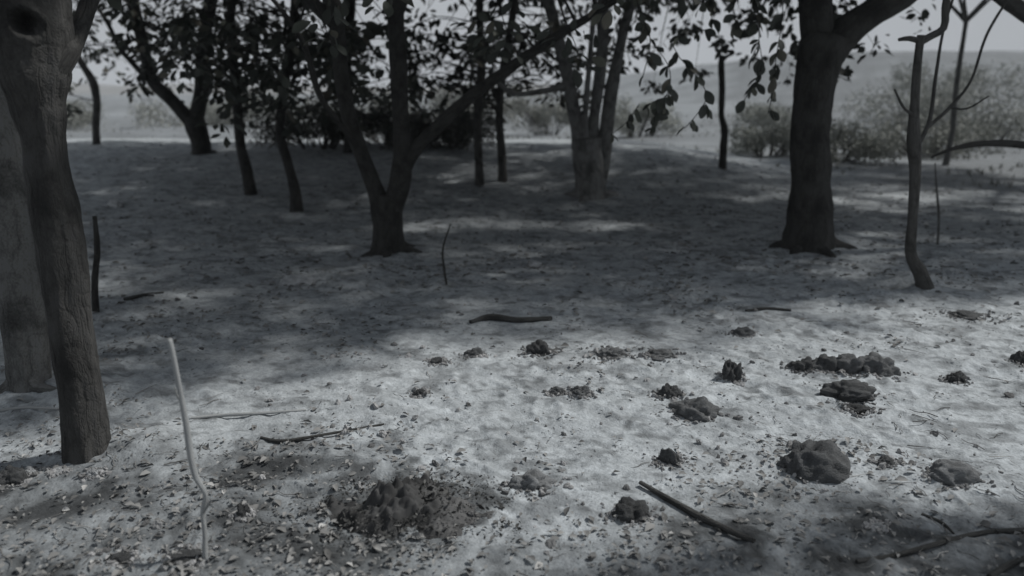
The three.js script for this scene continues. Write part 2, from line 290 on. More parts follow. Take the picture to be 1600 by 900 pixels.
// ---- near tree at the left edge, gnarled, with a knot hole
{
  const b = sunk(133, 700, 74), d = b.d;
  const hole = at(40, 36, d - 0.135);
  const trunk = list(b, [[125, 600, d, 66], [113, 520, d, 70], [101, 420, d, 70], [88, 340, d, 69], [76, 273, d, 61], [69, 222, d, 57], [61, 170, d, 72], [52, 110, d, 98], [46, 40, d, 110], [40, -30, d, 106], { m: [-0.06, 0.35, 0.02, 0.12] }]);
  const top = trunk[trunk.length - 1];
  const { t, curves } = tree('gnarled_tree', 'thick gnarled tree with a knot hole, nearest at the left edge', M.barkNear, trunk, [
    stem([[70, 130, d, 60], [98, 92, d, 34], [116, 66, d + 0.1, 26], [150, -20, d + 0.3, 24], { m: [0.5, 0.6, 0.1, 0.03] }, { m: [0.5, 0.7, 0.0, 0.015] }]),
    grow(top, [[-0.5, 0.5, 0.1, 0.08], [-0.7, 0.7, 0.2, 0.05], [-0.4, 0.8, 0.2, 0.02]]),
    grow(top, [[0.1, 0.6, 0.3, 0.08], [0.0, 0.9, 0.5, 0.04], [0.1, 0.6, 0.4, 0.02]]),
    grow(top, [[-0.2, 0.6, -0.5, 0.07], [-0.3, 0.8, -0.6, 0.04], [0, 0.6, -0.4, 0.02]]),
  ], { sides: 44, step: 0.014, seed: 5, rough: 0.1, flare: 0.14, dents: [{ p: hole, r: 0.05, depth: 0.09 }], category: 'tree' });
  crown(t, { limbs: curves, c: [-2.6, 3.6, 3.2], r: [1.9, 1.3, 1.8], clumps: 150, leaves: 26, clumpR: 0.24, len: 0.12, seed: 11, min: 2.25, anchorMin: 2 });
}
// ---- second stem behind it, cut by the left edge
{
  const b = sunk(48, 604, 62), d = b.d;
  const trunk = list(b, [[42, 540, d, 64], [36, 470, d, 70], [28, 400, d, 78], [16, 300, d, 76], [2, 200, d, 74], [-30, 90, d, 70], [-60, -20, d, 66], { m: [-0.2, 0.5, -0.1, 0.09] }]);
  const top = trunk[trunk.length - 1];
  const { t, curves } = tree('leaning_tree', 'leaning grey trunk cut by the left edge, behind the knot hole tree', M.barkGrey, trunk, [
    grow(top, [[-0.4, 0.6, 0.2, 0.06], [-0.6, 0.7, 0.1, 0.03]]), grow(top, [[0.2, 0.7, -0.4, 0.06], [0.3, 0.8, -0.6, 0.03]]), grow(top, [[-0.6, 0.5, -0.5, 0.05], [-0.8, 0.7, -0.5, 0.03]])], { sides: 28, seed: 9, flare: 0.1, roots: 4 });
  crown(t, { limbs: curves, c: [-3.9, 3.7, 5.0], r: [2.3, 1.4, 2.0], clumps: 230, leaves: 28, clumpR: 0.26, len: 0.12, seed: 21, min: 2.15, anchorMin: 2 });
}
// ---- forked tree left of the middle
{
  const b = sunk(606, 388, 50), d = b.d;
  const trunk = list(b, [[606, 350, d, 47], [604, 322, d, 48], [606, 304, d, 44]]);
  const L = stem([[598, 330, d, 32], [581, 284, d, 26], [562, 235, d, 23], [545, 180, d - 0.05, 22], [533, 110, d - 0.1, 22], [527, 40, d - 0.1, 22], { m: [-0.1, 0.5, 0, 0.06] }, { m: [-0.4, 0.8, 0.1, 0.04] }, { m: [-0.4, 0.8, 0.2, 0.02] }]);
  const Rr = stem([[612, 332, d, 34], [624, 288, d, 34], [629, 230, d, 28], [625, 170, d + 0.05, 26], [622, 100, d + 0.1, 26], [618, 20, d + 0.1, 25], { m: [0, 0.5, 0, 0.085] }, { m: [0.2, 0.8, -0.2, 0.06] }, { m: [0.3, 0.9, -0.3, 0.02] }]);
  const D = stem([[628, 270, d, 24], [646, 238, d, 22], [676, 205, d, 20], [735, 152, d + 0.1, 18], [800, 104, d + 0.2, 16], [862, 62, d + 0.3, 14], { m: [0.6, 0.35, 0.1, 0.03] }, { m: [0.6, 0.4, 0.1, 0.012] }]);
  const { t, curves } = tree('forked_tree', 'dark tree forking low into two stems, sunlit strip of ground beside its foot', M.barkDark, trunk, [L, Rr, D,
    stem([[560, 232, d, 12], [540, 205, d - 0.3, 10], [500, 150, d - 0.5, 9], [470, 60, d - 0.6, 8], { m: [-0.4, 0.6, 0.2, 0.012] }]),
    grow(Rr[5], [[0.4, 0.6, 0.5, 0.05], [0.5, 0.7, 0.6, 0.02]]), grow(L[5], [[-0.6, 0.5, -0.4, 0.04], [-0.8, 0.6, -0.4, 0.02]])], { seed: 13, flare: 0.3, roots: 6 });
  crown(t, { limbs: curves, c: [-0.9, 3.8, 6.9], r: [3.1, 1.7, 3.3], clumps: 600, leaves: 30, clumpR: 0.27, len: 0.13, seed: 31, min: 2.3, ragged: 0.8, lowTop: 3.0, lowP: 0.07, fringe: 16, f: [1.7, 2.5], single: 160, anchorMin: 1.2 });
}
// ---- big tree right of the middle
{
  const b = sunk(1262, 382, 74), d = b.d;
  const trunk = list(b, [[1265, 340, d, 66], [1267, 280, d, 58], [1266, 200, d, 57], [1273, 130, d, 60], [1282, 80, d, 66], [1290, 55, d, 62]]);
  const L = stem([[1282, 90, d, 46], [1276, 40, d, 46], [1274, -10, d, 44], { m: [-0.1, 0.5, 0, 0.12] }, { m: [-0.5, 0.8, 0.2, 0.08] }, { m: [-0.6, 0.8, 0.2, 0.03] }]);
  const Rr = stem([[1292, 85, d, 50], [1322, 50, d, 46], [1362, 20, d, 42], [1410, -10, d, 40], { m: [0.45, 0.35, 0, 0.11] }, { m: [0.7, 0.7, -0.1, 0.07] }, { m: [0.6, 0.7, -0.2, 0.03] }]);
  const { t, curves } = tree('big_tree', 'thick straight dark trunk with a heavy limb leaving to one side near the top', M.barkDark, trunk, [L, Rr,
    grow(L[2], [[0.1, 0.5, 0.6, 0.08], [-0.1, 0.7, 0.8, 0.05], [-0.2, 0.5, 0.5, 0.02]]), grow(L[3], [[0.3, 0.6, -0.6, 0.07], [0.3, 0.7, -0.7, 0.03]]), grow(L[3], [[-0.7, 0.3, -0.2, 0.05], [-0.8, 0.3, 0, 0.03], [-0.6, 0.1, 0.1, 0.012]])], { seed: 17, flare: 0.28, roots: 6, sides: 30 });
  crown(t, { limbs: curves, c: [3.4, 4.5, 9.5], r: [3.5, 1.6, 3.7], clumps: 640, leaves: 30, clumpR: 0.27, len: 0.125, seed: 41, min: 3.0, ragged: 0.4, anchorMin: 2 });
  // sprays that hang into view left of the trunk, each leaf to be told apart
  const R = rngOf(77), dd = d - 0.6;
  const sprays = [
    [[[1175, -60], [1180, 20], [1186, 62], [1176, 88]], 30], [[[1225, -50], [1222, 30], [1212, 95], [1206, 150], [1200, 178]], 26], [[[1105, -70], [1110, 0], [1113, 44]], 22],
    [[[1186, 62], [1190, 110], [1168, 148], [1154, 172]], 14], [[[985, -50], [1000, 20], [1016, 62], [1004, 122]], 18], [[[1016, 62], [1046, 108], [1042, 148], [1010, 164]], 16],
    [[[1046, 60], [1062, 90], [1086, 116], [1104, 150], [1088, 180], [1070, 200]], 18], [[[1042, 148], [1024, 180], [1021, 212]], 7], [[[999, 162], [980, 190], [954, 211]], 8], [[[1113, 44], [1080, 52], [1058, 60]], 9], [[[1150, -40], [1146, 10], [1150, 40]], 12]];
  const bough = part('hanging_bough', tube(grow(L[3], [[-0.6, 0.02, 0.35, 0.03], [-0.6, -0.1, 0.2, 0.018], [-0.7, -0.25, 0.1, 0.01]]), { sides: 8, seed: 3 }), M.barkDark, t);
  const tw = [];
  for (const [poly, n] of sprays) {
    const z0 = dd + (R() - 0.5) * 0.8, pts = poly.map(q => ({ p: at(q[0], q[1], z0), r: 0.004 })); const g = tube(pts, { sides: 5, step: 0.05, seed: n, cap: false }); tw.push(g);
    for (let i = 0; i < n; i++) { const p = g.userData.curve.getPointAt(0.12 + 0.88 * R()), dir = new THREE.Vector3(R() - 0.5, -0.55 * R() - 0.1, R() - 0.5); singleLeaf(bough, leafMatrix(p, dir, 0.085 + 0.07 * R(), (R() - 0.5) * 2.6), Math.floor(R() * R() * 4)); }
  }
  part('sprig_stems', mergeGeometries(tw), M.barkDark, bough);
}
// ---- clump of grey stems right of the middle
{
  const b = sunk(924, 306, 46), d = b.d;
  const trunk = list(b, [[922, 280, d, 44], [918, 240, d, 46], [916, 215, d, 48]]);
  const a1 = stem([[908, 225, d, 24], [898, 180, d, 20], [887, 120, d, 19], [872, 60, d, 18], [856, 0, d, 17], { m: [-0.3, 0.7, 0, 0.06] }, { m: [-0.5, 0.9, 0.1, 0.02] }]);
  const a2 = stem([[922, 228, d, 22], [930, 170, d + 0.05, 16], [940, 90, d + 0.1, 18], [943, 0, d + 0.1, 17], { m: [0, 0.8, 0, 0.06] }, { m: [0.2, 0.9, 0.3, 0.02] }]);
  const a3 = stem([[934, 290, d + 0.1, 26], [946, 220, d + 0.1, 22], [954, 150, d + 0.15, 20], [965, 90, d + 0.2, 16], [985, 10, d + 0.2, 14], { m: [0.3, 0.7, 0, 0.05] }, { m: [0.5, 0.8, -0.2, 0.02] }]);
  const a4 = stem([[914, 230, d - 0.05, 14], [915, 170, d - 0.1, 9], [922, 90, d - 0.2, 8], [926, 40, d - 0.2, 8], { m: [0, 0.8, 0.4, 0.02] }]);
  const { t, curves } = tree('clumped_tree', 'grey tree splitting at its foot into four upright stems', M.barkPaleGrey, trunk, [a1, a2, a3, a4,
    stem([[886, 132, d, 12], [850, 142, d - 0.2, 9], [800, 145, d - 0.4, 7], [770, 120, d - 0.5, 5]]), grow(a1[4], [[-0.7, 0.4, 0.4, 0.04], [-0.8, 0.5, 0.5, 0.02]]), grow(a3[4], [[0.8, 0.4, 0.2, 0.03], [0.9, 0.3, 0.2, 0.015]]), grow(a3[4], [[0.8, 0.8, -0.9, 0.05], [1.0, 0.5, -1.1, 0.03], [0.8, 0.4, -0.9, 0.015]]), grow(a2[3], [[-0.2, 0.9, -1.0, 0.05], [-0.2, 0.6, -1.3, 0.02]])], { seed: 19, flare: 0.35, roots: 5, sides: 20 });
  crown(t, { limbs: curves, c: [2.4, 4.4, 13.0], r: [4.2, 1.9, 4.3], clumps: 720, leaves: 28, clumpR: 0.3, len: 0.16, seed: 51, min: 2.1, ragged: 0.8, lowTop: 3.3, lowP: 0.12, fringe: 44, f: [1.6, 2.9], single: 80, bark: M.barkMid, anchorMin: 1.6 });
}
// ---- thin crooked tree at the right
{
  const b = sunk(1452, 447, 26, 0.08), d = b.d;
  const trunk = list(b, [[1438, 425, d, 22], [1424, 398, d, 17], [1426, 340, d, 15], [1430, 270, d, 16], [1428, 225, d, 20], [1430, 150, d, 13], [1437, 70, d, 12], [1440, 55, d, 12]]);
  const { t, curves } = tree('crooked_tree', 'thin crooked dark stem with bent foot, standing before the hazy scrub', M.barkMid, trunk, [
    stem([[1437, 66, d, 11], [1455, 56, d, 10], [1474, 44, d, 10], [1479, 0, d, 10], { m: [0.1, 0.6, 0.1, 0.02] }, { m: [0.3, 0.8, 0, 0.008] }]),
    stem([[1437, 64, d, 9], [1420, 60, d, 8], [1404, 62, d, 5]]),
    stem([[1430, 235, d, 8], [1452, 190, d + 0.1, 6], [1462, 120, d + 0.2, 5], [1476, 40, d + 0.3, 4], { m: [0.1, 0.7, 0.1, 0.008] }]),
    stem([[1448, 200, d + 0.1, 6], [1484, 168, d + 0.3, 5], [1516, 128, d + 0.4, 4], [1544, 50, d + 0.5, 4], { m: [0.2, 0.5, 0.1, 0.006] }]),
    stem([[1428, 180, d, 5], [1412, 168, d - 0.1, 4], [1398, 140, d - 0.2, 3]]), stem([[1484, 168, d + 0.3, 4], [1510, 170, d + 0.2, 3], [1545, 150, d + 0.1, 2]])], { seed: 23, sides: 14, flare: 0.05 });
  crown(t, { limbs: curves, c: [4.0, 3.2, 6.2], r: [1.1, 0.8, 0.9], clumps: 60, leaves: 16, clumpR: 0.22, len: 0.1, seed: 61, min: 2.3, bark: M.barkMid, anchorMin: 1.8 });
}
// ---- tree whose bare low limb reaches in from the right edge
{
  const b = { p: new THREE.Vector3(6.4, -0.1, -8.2), r: 0.2 };
  const trunk = [b, ...grow(b, [[0.05, 0.6, 0, 0.17], [-0.05, 0.9, 0.05, 0.16], [-0.1, 0.9, 0, 0.15]]).slice(1)]; const top = trunk[3];
  const low = [{ p: new THREE.Vector3(6.4, 1.15, -8.2), r: 0.06 }, ...stem([[1640, 228, 8.0, 12], [1570, 224, 7.8, 11], [1520, 226, 7.7, 9], [1478, 236, 7.6, 5], [1455, 246, 7.6, 3]])];
  const hi = [{ p: top.p, r: 0.12 }, ...stem([[1625, 30, 7.9, 26], [1585, 8, 7.7, 22], [1550, -14, 7.5, 18]]), ];
  const { t, curves } = tree('spreading_tree', 'tree beyond the right edge with bare limbs reaching into the picture', M.barkDark, trunk, [low, grow(hi[3], [[-0.4, 0.4, 0.2, 0.05], [-0.5, 0.5, 0.2, 0.02]]), hi,
    grow(top, [[0.5, 0.7, 0.3, 0.1], [0.6, 0.8, 0.4, 0.04]]), grow(top, [[0.1, 0.8, -0.6, 0.1], [0.2, 0.8, -0.7, 0.04]]), grow(top, [[-0.1, 0.8, 0.6, 0.1], [-0.3, 0.8, 0.6, 0.04]])], { seed: 27 });
  crown(t, { limbs: curves.slice(1), c: [6.9, 4.3, 9.0], r: [2.9, 1.6, 2.5], clumps: 420, leaves: 30, clumpR: 0.28, len: 0.125, seed: 71, min: 2.7, ragged: 0.5, anchorMin: 2 });
}
// ---- tree forking above the bank, left
{
  const b = sunk(316, 240, 26), d = b.d;
  const trunk = list(b, [[314, 222, d, 28], [306, 200, d, 32], [302, 182, d, 30]]);
  const L = stem([[298, 190, d, 22], [272, 160, d, 20], [240, 128, d, 18], [226, 80, d, 17], [214, 30, d, 16], [206, -10, d, 15], { m: [-0.2, 0.8, 0, 0.07] }, { m: [-0.6, 0.9, 0.2, 0.03] }]);
  const Rr = stem([[306, 190, d, 22], [314, 150, d, 22], [316, 100, d, 20], [322, 40, d, 19], [330, -10, d, 18], { m: [0.2, 0.9, 0, 0.08] }, { m: [0.5, 0.9, 0.2, 0.03] }]);
  const { t, curves } = tree('bank_tree', 'dark tree forking into a wide V on the crest of the bank', M.barkDark, trunk, [L, Rr,
    stem([[238, 130, d, 10], [212, 104, d, 8], [188, 76, d - 0.2, 7], [170, 40, d - 0.4, 6], { m: [-0.3, 0.6, 0, 0.02] }]), grow(Rr[3], [[0.5, 0.6, 0.6, 0.06], [0.6, 0.7, 0.8, 0.02]]), grow(L[4], [[0.2, 0.6, 0.8, 0.06], [0.1, 0.7, 0.9, 0.02]])], { seed: 29, flare: 0.2, roots: 4 });
  crown(t, { limbs: curves, c: [trunk[0].p.x, 4.2, d - 0.3], r: [3.2, 1.9, 3.0], clumps: 600, leaves: 28, clumpR: 0.32, len: 0.17, seed: 81, min: 2.1, ragged: 0.9, lowTop: 3.8, lowP: 0.09, fringe: 46, f: [1.4, 2.9], single: 60, anchorMin: 1.6 });
}
// ---- two slender leaning stems between the forked tree and the bank tree
function slender(pts, label, seed, c, opt = {}) {
  const b = sunk(pts[0][0], pts[0][1], pts[0][2], 0.1), d = b.d;
  const l = list(b, [...pts.slice(1).map(q => [q[0], q[1], d, q[2]]), { m: [-0.1, 0.6, 0, 0.03] }, { m: [0.1, 0.8, 0.1, 0.02] }]); const top = l[l.length - 1];
  const { t, curves } = tree('slender_tree', label, opt.bark || M.barkDark, l, [grow(l[l.length - 2], [[0.4, 0.5, 0.2, 0.02], [0.5, 0.5, 0.3, 0.01]]), grow(l[l.length - 2], [[-0.5, 0.4, 0.1, 0.02], [-0.5, 0.5, -0.3, 0.01]]), grow(l[l.length - 3], [[0.2, 0.3, 0.5, 0.02], [0.3, 0.3, 0.6, 0.01]])], { seed, sides: 14, flare: 0.1, trunkToo: true, group: 'slender trees behind the forked tree' });
  crown(t, { limbs: curves, c: [top.p.x + (c.dx || 0), c.y + 0.4, d + (c.dd || 0)], r: c.r, clumps: Math.round(c.n * 1.35), leaves: 26, clumpR: 0.3, len: 0.16, seed: seed * 3 + 1, min: 2.1, ragged: 0.9, lowTop: 3.7, lowP: 0.06, fringe: c.fringe ?? 40, f: [1.1, 2.5], anchorMin: 1.2, single: c.single });
}
slender([[393, 304, 19], [386, 270, 18], [376, 225, 15], [372, 180, 15], [366, 110, 14], [360, 40, 13], [362, -20, 13]], 'slender dark leaning stem nearest the wide V tree', 33, { y: 3.2, r: [1.9, 1.5, 1.7], n: 210, min: 1.55, single: 60 });
slender([[464, 330, 22], [461, 300, 17], [450, 255, 14], [438, 212, 14], [442, 150, 14], [452, 80, 13], [460, -10, 12]], 'slender dark leaning stem next to the low forked tree', 37, { y: 3.3, r: [1.8, 1.5, 1.8], n: 210, min: 1.6, single: 60 });
slender([[750, 288, 15], [748, 250, 13], [746, 190, 12], [752, 120, 12], [750, 40, 11], [748, -20, 11]], 'slim upright stem left of the pair behind the long slanting limb', 43, { y: 3.7, r: [2.1, 1.7, 1.8], n: 260, min: 1.85, dd: 1.6 }, { bark: M.barkMid });
slender([[786, 284, 14], [784, 240, 13], [780, 180, 12], [786, 110, 12], [800, 30, 11], [806, -20, 10]], 'slim upright stem right of the pair behind the long slanting limb', 47, { y: 3.9, r: [2.1, 1.7, 1.8], n: 280, min: 2.0, dd: 3.0 }, { bark: M.barkMid });
slender([[150, 226, 12], [150, 200, 11], [151, 160, 11], [146, 130, 12], [128, 100, 10], [112, 70, 9], [100, 20, 9]], 'thin pale forked sapling on the far bank, beside the knot hole tree', 53, { fringe: 12, y: 3.4, r: [2.0, 1.5, 1.8], n: 150, min: 2.3, dd: 0.2 }, { bark: M.barkMid });
slender([[545, 238, 18], [548, 200, 17], [544, 150, 17], [540, 80, 16], [548, 0, 15]], 'slim stem on the bank crest hidden behind the forked tree', 59, { y: 3.6, r: [2.6, 1.8, 2.0], n: 260, min: 1.6, dd: 0.3 });
// ---- trees outside the frame whose shade lies on the bank and on the near right corner
function shadeTree(x, d, label, seed, R, y, n, min, thick = 1, bark = M.barkDark) {
  const b = { p: new THREE.Vector3(x, height(x, -d) - 0.1, -d), r: 0.19 * thick }; const trunk = grow(b, [[0.05, 0.8, 0, 0.16 * thick], [-0.05, 0.9, 0, 0.15 * thick], [0, 0.6 + 1.2 * (1 - thick), 0, 0.13 * thick]]), top = trunk[3];
  const limbs = [0, 1, 2, 3, 4].map(k => { const a = k * 1.257 + seed; return grow(top, [[Math.cos(a) * 0.5, 0.5, Math.sin(a) * 0.5, 0.08 * thick], [Math.cos(a) * 0.8, 0.7, Math.sin(a) * 0.8, 0.04 * thick], [Math.cos(a) * 0.5, 0.5, Math.sin(a) * 0.5, 0.015]]); });
  const { t, curves } = tree('orchard_tree', label, bark, trunk, limbs, { seed, group: 'trees of the grove outside the frame' });
  crown(t, { limbs: curves, c: [x, y, d], r: R, clumps: n, leaves: 28, clumpR: 0.3, len: 0.13, seed: seed + 5, min, ragged: 0.5, anchorMin: 2 });
}
shadeTree(10.0, 13, 'spreading tree of the grove standing beyond the right edge, farther back', 91, [4.3, 1.7, 4.0], 4.9, 560, 3.3);
shadeTree(9.5, 16.6, 'slim tree far back at the right, showing behind the thin crooked stem', 93, [3.9, 1.5, 3.4], 5.2, 460, 3.7, 0.34, M.barkGrey);
shadeTree(4.6, 1.9, 'unseen spreading tree right of the frame, added to shade the near right corner', 95, [1.7, 1.2, 1.3], 4.0, 105, 2.8);  // unseen tree, added so its crown shades the near right corner
shadeTree(-7.2, 8.6, 'spreading tree of the grove beyond the left edge', 97, [3.0, 1.8, 2.8], 4.2, 340, 2.6);

// ---- pole behind the big tree
{
  const b = sunk(1130, 263, 13, 0.15), d = b.d; const t = thing('wooden_pole', 'thin dark pole standing alone against the pale field, left of the thick trunk', 'pole', b.p);
  part('shaft', tube(list(b, [[1130, 235, d, 13], [1132, 205, d, 12], [1127, 180, d, 9], [1128, 140, d, 9], [1127, 100, d, 9], [1128, 86, d, 9]]), { sides: 10, seed: 4, rough: 0.14 }), M.barkDark, t);
  part('stub', tube(stem([[1128, 96, d, 6], [1136, 88, d, 5], [1146, 84, d, 4]]), { sides: 7, seed: 6 }), M.barkDark, t);
}

// ---------------------------------------------------------------- scrub on the field beyond
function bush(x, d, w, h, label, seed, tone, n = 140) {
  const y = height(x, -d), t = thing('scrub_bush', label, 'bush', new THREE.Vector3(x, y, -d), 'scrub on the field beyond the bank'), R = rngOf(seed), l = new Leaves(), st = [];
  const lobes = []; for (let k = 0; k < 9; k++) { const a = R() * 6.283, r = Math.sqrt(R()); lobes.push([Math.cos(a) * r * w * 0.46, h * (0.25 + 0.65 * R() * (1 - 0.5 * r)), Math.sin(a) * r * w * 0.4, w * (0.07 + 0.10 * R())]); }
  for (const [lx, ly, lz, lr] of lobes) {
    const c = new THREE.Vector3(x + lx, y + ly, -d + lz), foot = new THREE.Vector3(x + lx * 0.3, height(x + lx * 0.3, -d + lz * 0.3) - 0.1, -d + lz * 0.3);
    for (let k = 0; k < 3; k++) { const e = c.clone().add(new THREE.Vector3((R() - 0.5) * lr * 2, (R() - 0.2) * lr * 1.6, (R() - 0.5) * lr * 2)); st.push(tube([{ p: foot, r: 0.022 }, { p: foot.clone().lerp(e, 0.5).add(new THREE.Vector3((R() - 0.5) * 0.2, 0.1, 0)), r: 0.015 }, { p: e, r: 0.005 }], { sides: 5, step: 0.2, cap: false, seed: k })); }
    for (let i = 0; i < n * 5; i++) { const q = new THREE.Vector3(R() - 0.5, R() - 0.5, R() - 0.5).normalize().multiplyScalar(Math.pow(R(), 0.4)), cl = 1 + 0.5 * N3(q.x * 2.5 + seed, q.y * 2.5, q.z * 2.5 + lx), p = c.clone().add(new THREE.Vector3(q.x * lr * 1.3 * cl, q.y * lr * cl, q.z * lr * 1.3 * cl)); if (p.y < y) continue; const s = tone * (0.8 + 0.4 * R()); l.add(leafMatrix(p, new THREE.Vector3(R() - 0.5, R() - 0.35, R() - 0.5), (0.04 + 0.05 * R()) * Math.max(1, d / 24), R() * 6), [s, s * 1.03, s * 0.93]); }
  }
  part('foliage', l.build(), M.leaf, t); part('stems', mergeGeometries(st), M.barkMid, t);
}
[[7.4, 17.5, 2.6, 0.8, 'grey scrub bush low beside the thin crooked stem', 0.3], [10.6, 19.5, 3.4, 0.9, 'low hazy scrub bush behind the bare horizontal limb', 0.24], [13.6, 22, 4.0, 1.5, 'hazy scrub bush at the right edge', 0.25], [6.4, 19, 2.4, 0.9, 'small grey scrub bush right behind the thick trunk', 0.3],
  [10.6, 30, 4, 1.2, 'wide hazy scrub bush farther off, right of the thick trunk', 0.27], [4.4, 27, 3.0, 1.4, 'hazy scrub bush behind the lone pole', 0.32], [1.6, 32, 4.5, 2.1, 'hazy scrub bush seen behind the clump of grey stems', 0.2], [-2.4, 30, 5, 2.2, 'hazy scrub bush seen beside the slanting limb', 0.18],
  [-6.5, 33, 5, 2.0, 'hazy scrub bush seen through the middle of the grove', 0.2], [-12, 36, 6, 1.6, 'hazy scrub bush seen through the wide V tree', 0.2], [-18, 44, 7, 1.6, 'hazy scrub bush far off beside the pale forked sapling', 0.22], [-25, 42, 6, 1.6, 'hazy scrub bush far off by the knot hole tree', 0.2], [18, 34, 7, 2.4, 'big hazy scrub bush far off toward the right edge', 0.24], [24, 42, 8, 3.0, 'big hazy scrub mass farthest to the right', 0.24]
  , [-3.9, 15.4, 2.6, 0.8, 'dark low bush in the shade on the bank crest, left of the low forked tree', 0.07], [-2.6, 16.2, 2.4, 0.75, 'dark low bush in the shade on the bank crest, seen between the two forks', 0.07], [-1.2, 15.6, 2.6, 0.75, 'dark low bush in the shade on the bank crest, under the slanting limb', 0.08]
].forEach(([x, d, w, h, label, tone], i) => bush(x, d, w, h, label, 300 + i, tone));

// ---------------------------------------------------------------- clods, heaps, sticks
const ico = new THREE.IcosahedronGeometry(1, 10); // welded below by position
function clodGeo(w, h, dp, seed, tone, rough = 0.3) {
  const g = ico.clone(), p = g.attributes.position, col = new Float32Array(p.count * 3);
  for (let i = 0; i < p.count; i++) {
    let x = p.getX(i), y = p.getY(i), z = p.getZ(i); const r = 1 + rough * (1.5 * N3(x * 1.3 + seed, y * 1.3, z * 1.3) + 0.9 * N3(x * 3.1, y * 3.1 + seed, z * 3.1) + 0.5 * N3(x * 7, y * 7, z * 7 + seed));
    const c = tone * (1 + 0.9 * fbm(x * 3 + seed, y * 3, z * 3, 3)); x *= r * w / 2; z *= r * dp / 2; y = y > 0 ? y * r * h : y * r * h * 0.3;
    p.setXYZ(i, x, y, z); col.set([c * 0.97, c, c * 1.02], i * 3);
  }
  g.setAttribute('color', new THREE.BufferAttribute(col, 3)); const g2 = g; g2.computeVertexNormals();
  { const nrm = g2.attributes.normal, acc = new Map(), key = i => p.getX(i).toFixed(4) + ',' + p.getY(i).toFixed(4) + ',' + p.getZ(i).toFixed(4);
    for (let i = 0; i < p.count; i++) { const k = key(i), a = acc.get(k) || [0, 0, 0]; a[0] += nrm.getX(i); a[1] += nrm.getY(i); a[2] += nrm.getZ(i); acc.set(k, a); }
    for (let i = 0; i < p.count; i++) { const a = acc.get(key(i)), l = Math.hypot(...a) || 1; nrm.setXYZ(i, a[0] / l, a[1] / l, a[2] / l); } }
  return g2;
}
let cs = 0; const CLODS = [];
function clod(px, py, w, h, label, tone = 0.07, o = {}) {
  const p = ground(px, py), s = -p.z / FOCAL * 1.03, m = sh(new THREE.Mesh(clodGeo(w * s, h * s * (o.up ?? 0.85), w * s * (o.deep ?? 0.75), ++cs * 3.7, tone, o.rough), M.clod));
  CLODS.push([p.x, -p.z, w * s]); m.name = numbered(o.name || 'soil_clod'); m.position.copy(p); m.position.y -= 0.12 * h * s; m.rotation.y = o.turn || 0; scene.add(m); return tag(m, label, o.cat || 'clod', o.group || 'dark clods on the sand');
}
clod(1270, 732, 118, 64, 'large flat grey clod with a dark face, lone on the bright sand', 0.08, { deep: 0.75, up: 0.8, rough: 0.22, turn: 0.35 });
clod(1252, 576, 38, 21, 'small dark clod at the outer end of the row of four', 0.06);
clod(1289, 576, 52, 31, 'dark round clod second in the row of four', 0.08);
clod(1328, 578, 58, 31, 'dark clod third in the row of four', 0.10);
clod(1370, 582, 62, 35, 'biggest dark clod closing the row of four', 0.11);
clod(1328, 616, 78, 24, 'flat dark clod just before the row of four', 0.065);
clod(1340, 642, 46, 12, 'thin dark crust of earth nearest below the row of four', 0.05, { up: 0.6 });
clod(1143, 590, 32, 36, 'upright dark clod standing alone on the sand before the thick trunk', 0.06, { deep: 1 });
clod(1046, 618, 36, 26, 'dark knobbly clod touching a longer flat one', 0.065);
clod(1084, 648, 72, 30, 'long flat grey clod with a dark knob at its end', 0.11, { turn: -0.4 });
clod(842, 552, 38, 26, 'dark tufted clod at the edge of the tree shade', 0.05, { deep: 0.9 });
clod(1494, 596, 32, 18, 'small dark clod right of the row of four', 0.06);
clod(1488, 745, 84, 32, 'low grey mound of earth near the right edge', 0.16, { rough: 0.2 });
clod(1598, 570, 36, 28, 'dark clod cut by the right edge', 0.06);
clod(1046, 722, 46, 30, 'slanting dark clod above the long dark stick', 0.09, { turn: -0.9, deep: 0.5 });
clod(984, 806, 62, 34, 'round black clod at the end of the long dark stick', 0.05, { deep: 0.9 });
clod(380, 806, 24, 22, 'small dark clod right of the pale upright stick', 0.06);
clod(18, 752, 56, 34, 'dark clod at the left edge beside the near tree', 0.07);
clod(828, 760, 66, 28, 'low grey clod between the dark heap and the slanting clod', 0.2, { rough: 0.35 });
clod(1384, 726, 30, 14, 'little dark clod right of the large flat grey clod', 0.10);
clod(870, 616, 24, 15, 'first of two little grey clods on the bright sand', 0.13); clod(908, 616, 30, 16, 'second of two little grey clods on the bright sand', 0.13);
clod(656, 617, 20, 11, 'tiny dark clod alone on the sand below the shade edge', 0.07);
clod(1512, 494, 60, 12, 'flat dark crust of earth at the shade edge near the right', 0.08, { up: 0.6 });
clod(1030, 556, 50, 13, 'flat grey crust of earth on the sand below the clump of stems', 0.11, { up: 0.7 });
clod(955, 556, 46, 16, 'ragged grey clod between tufted clod and flat crust', 0.14, { rough: 0.45 });
clod(1160, 524, 34, 14, 'small grey clod at the shade edge before the thick trunk', 0.11);
clod(682, 567, 24, 10, 'small dark clod right of a pair on the shade edge', 0.08); clod(742, 556, 30, 14, 'small grey clod on the shade edge below the fallen dark branch', 0.11);
clod(292, 872, 60, 14, 'dark flat clod beside the foot of the pale upright stick', 0.07, { up: 0.6 }); clod(192, 876, 44, 14, 'dark flat clod at the lower left', 0.07, { up: 0.7 });
clod(465, 442, 58, 18, 'pale half round hump of sand in the shade', 0.42, { rough: 0.1 });
clod(836, 416, 24, 10, 'pale pebble in the shade right of the low forked tree', 0.5, { cat: 'stone', name: 'pale_stone' });
clod(180, 322, 18, 14, 'pale stone lying on the shaded bank beyond the near tree', 0.6, { cat: 'stone', name: 'pale_stone' });
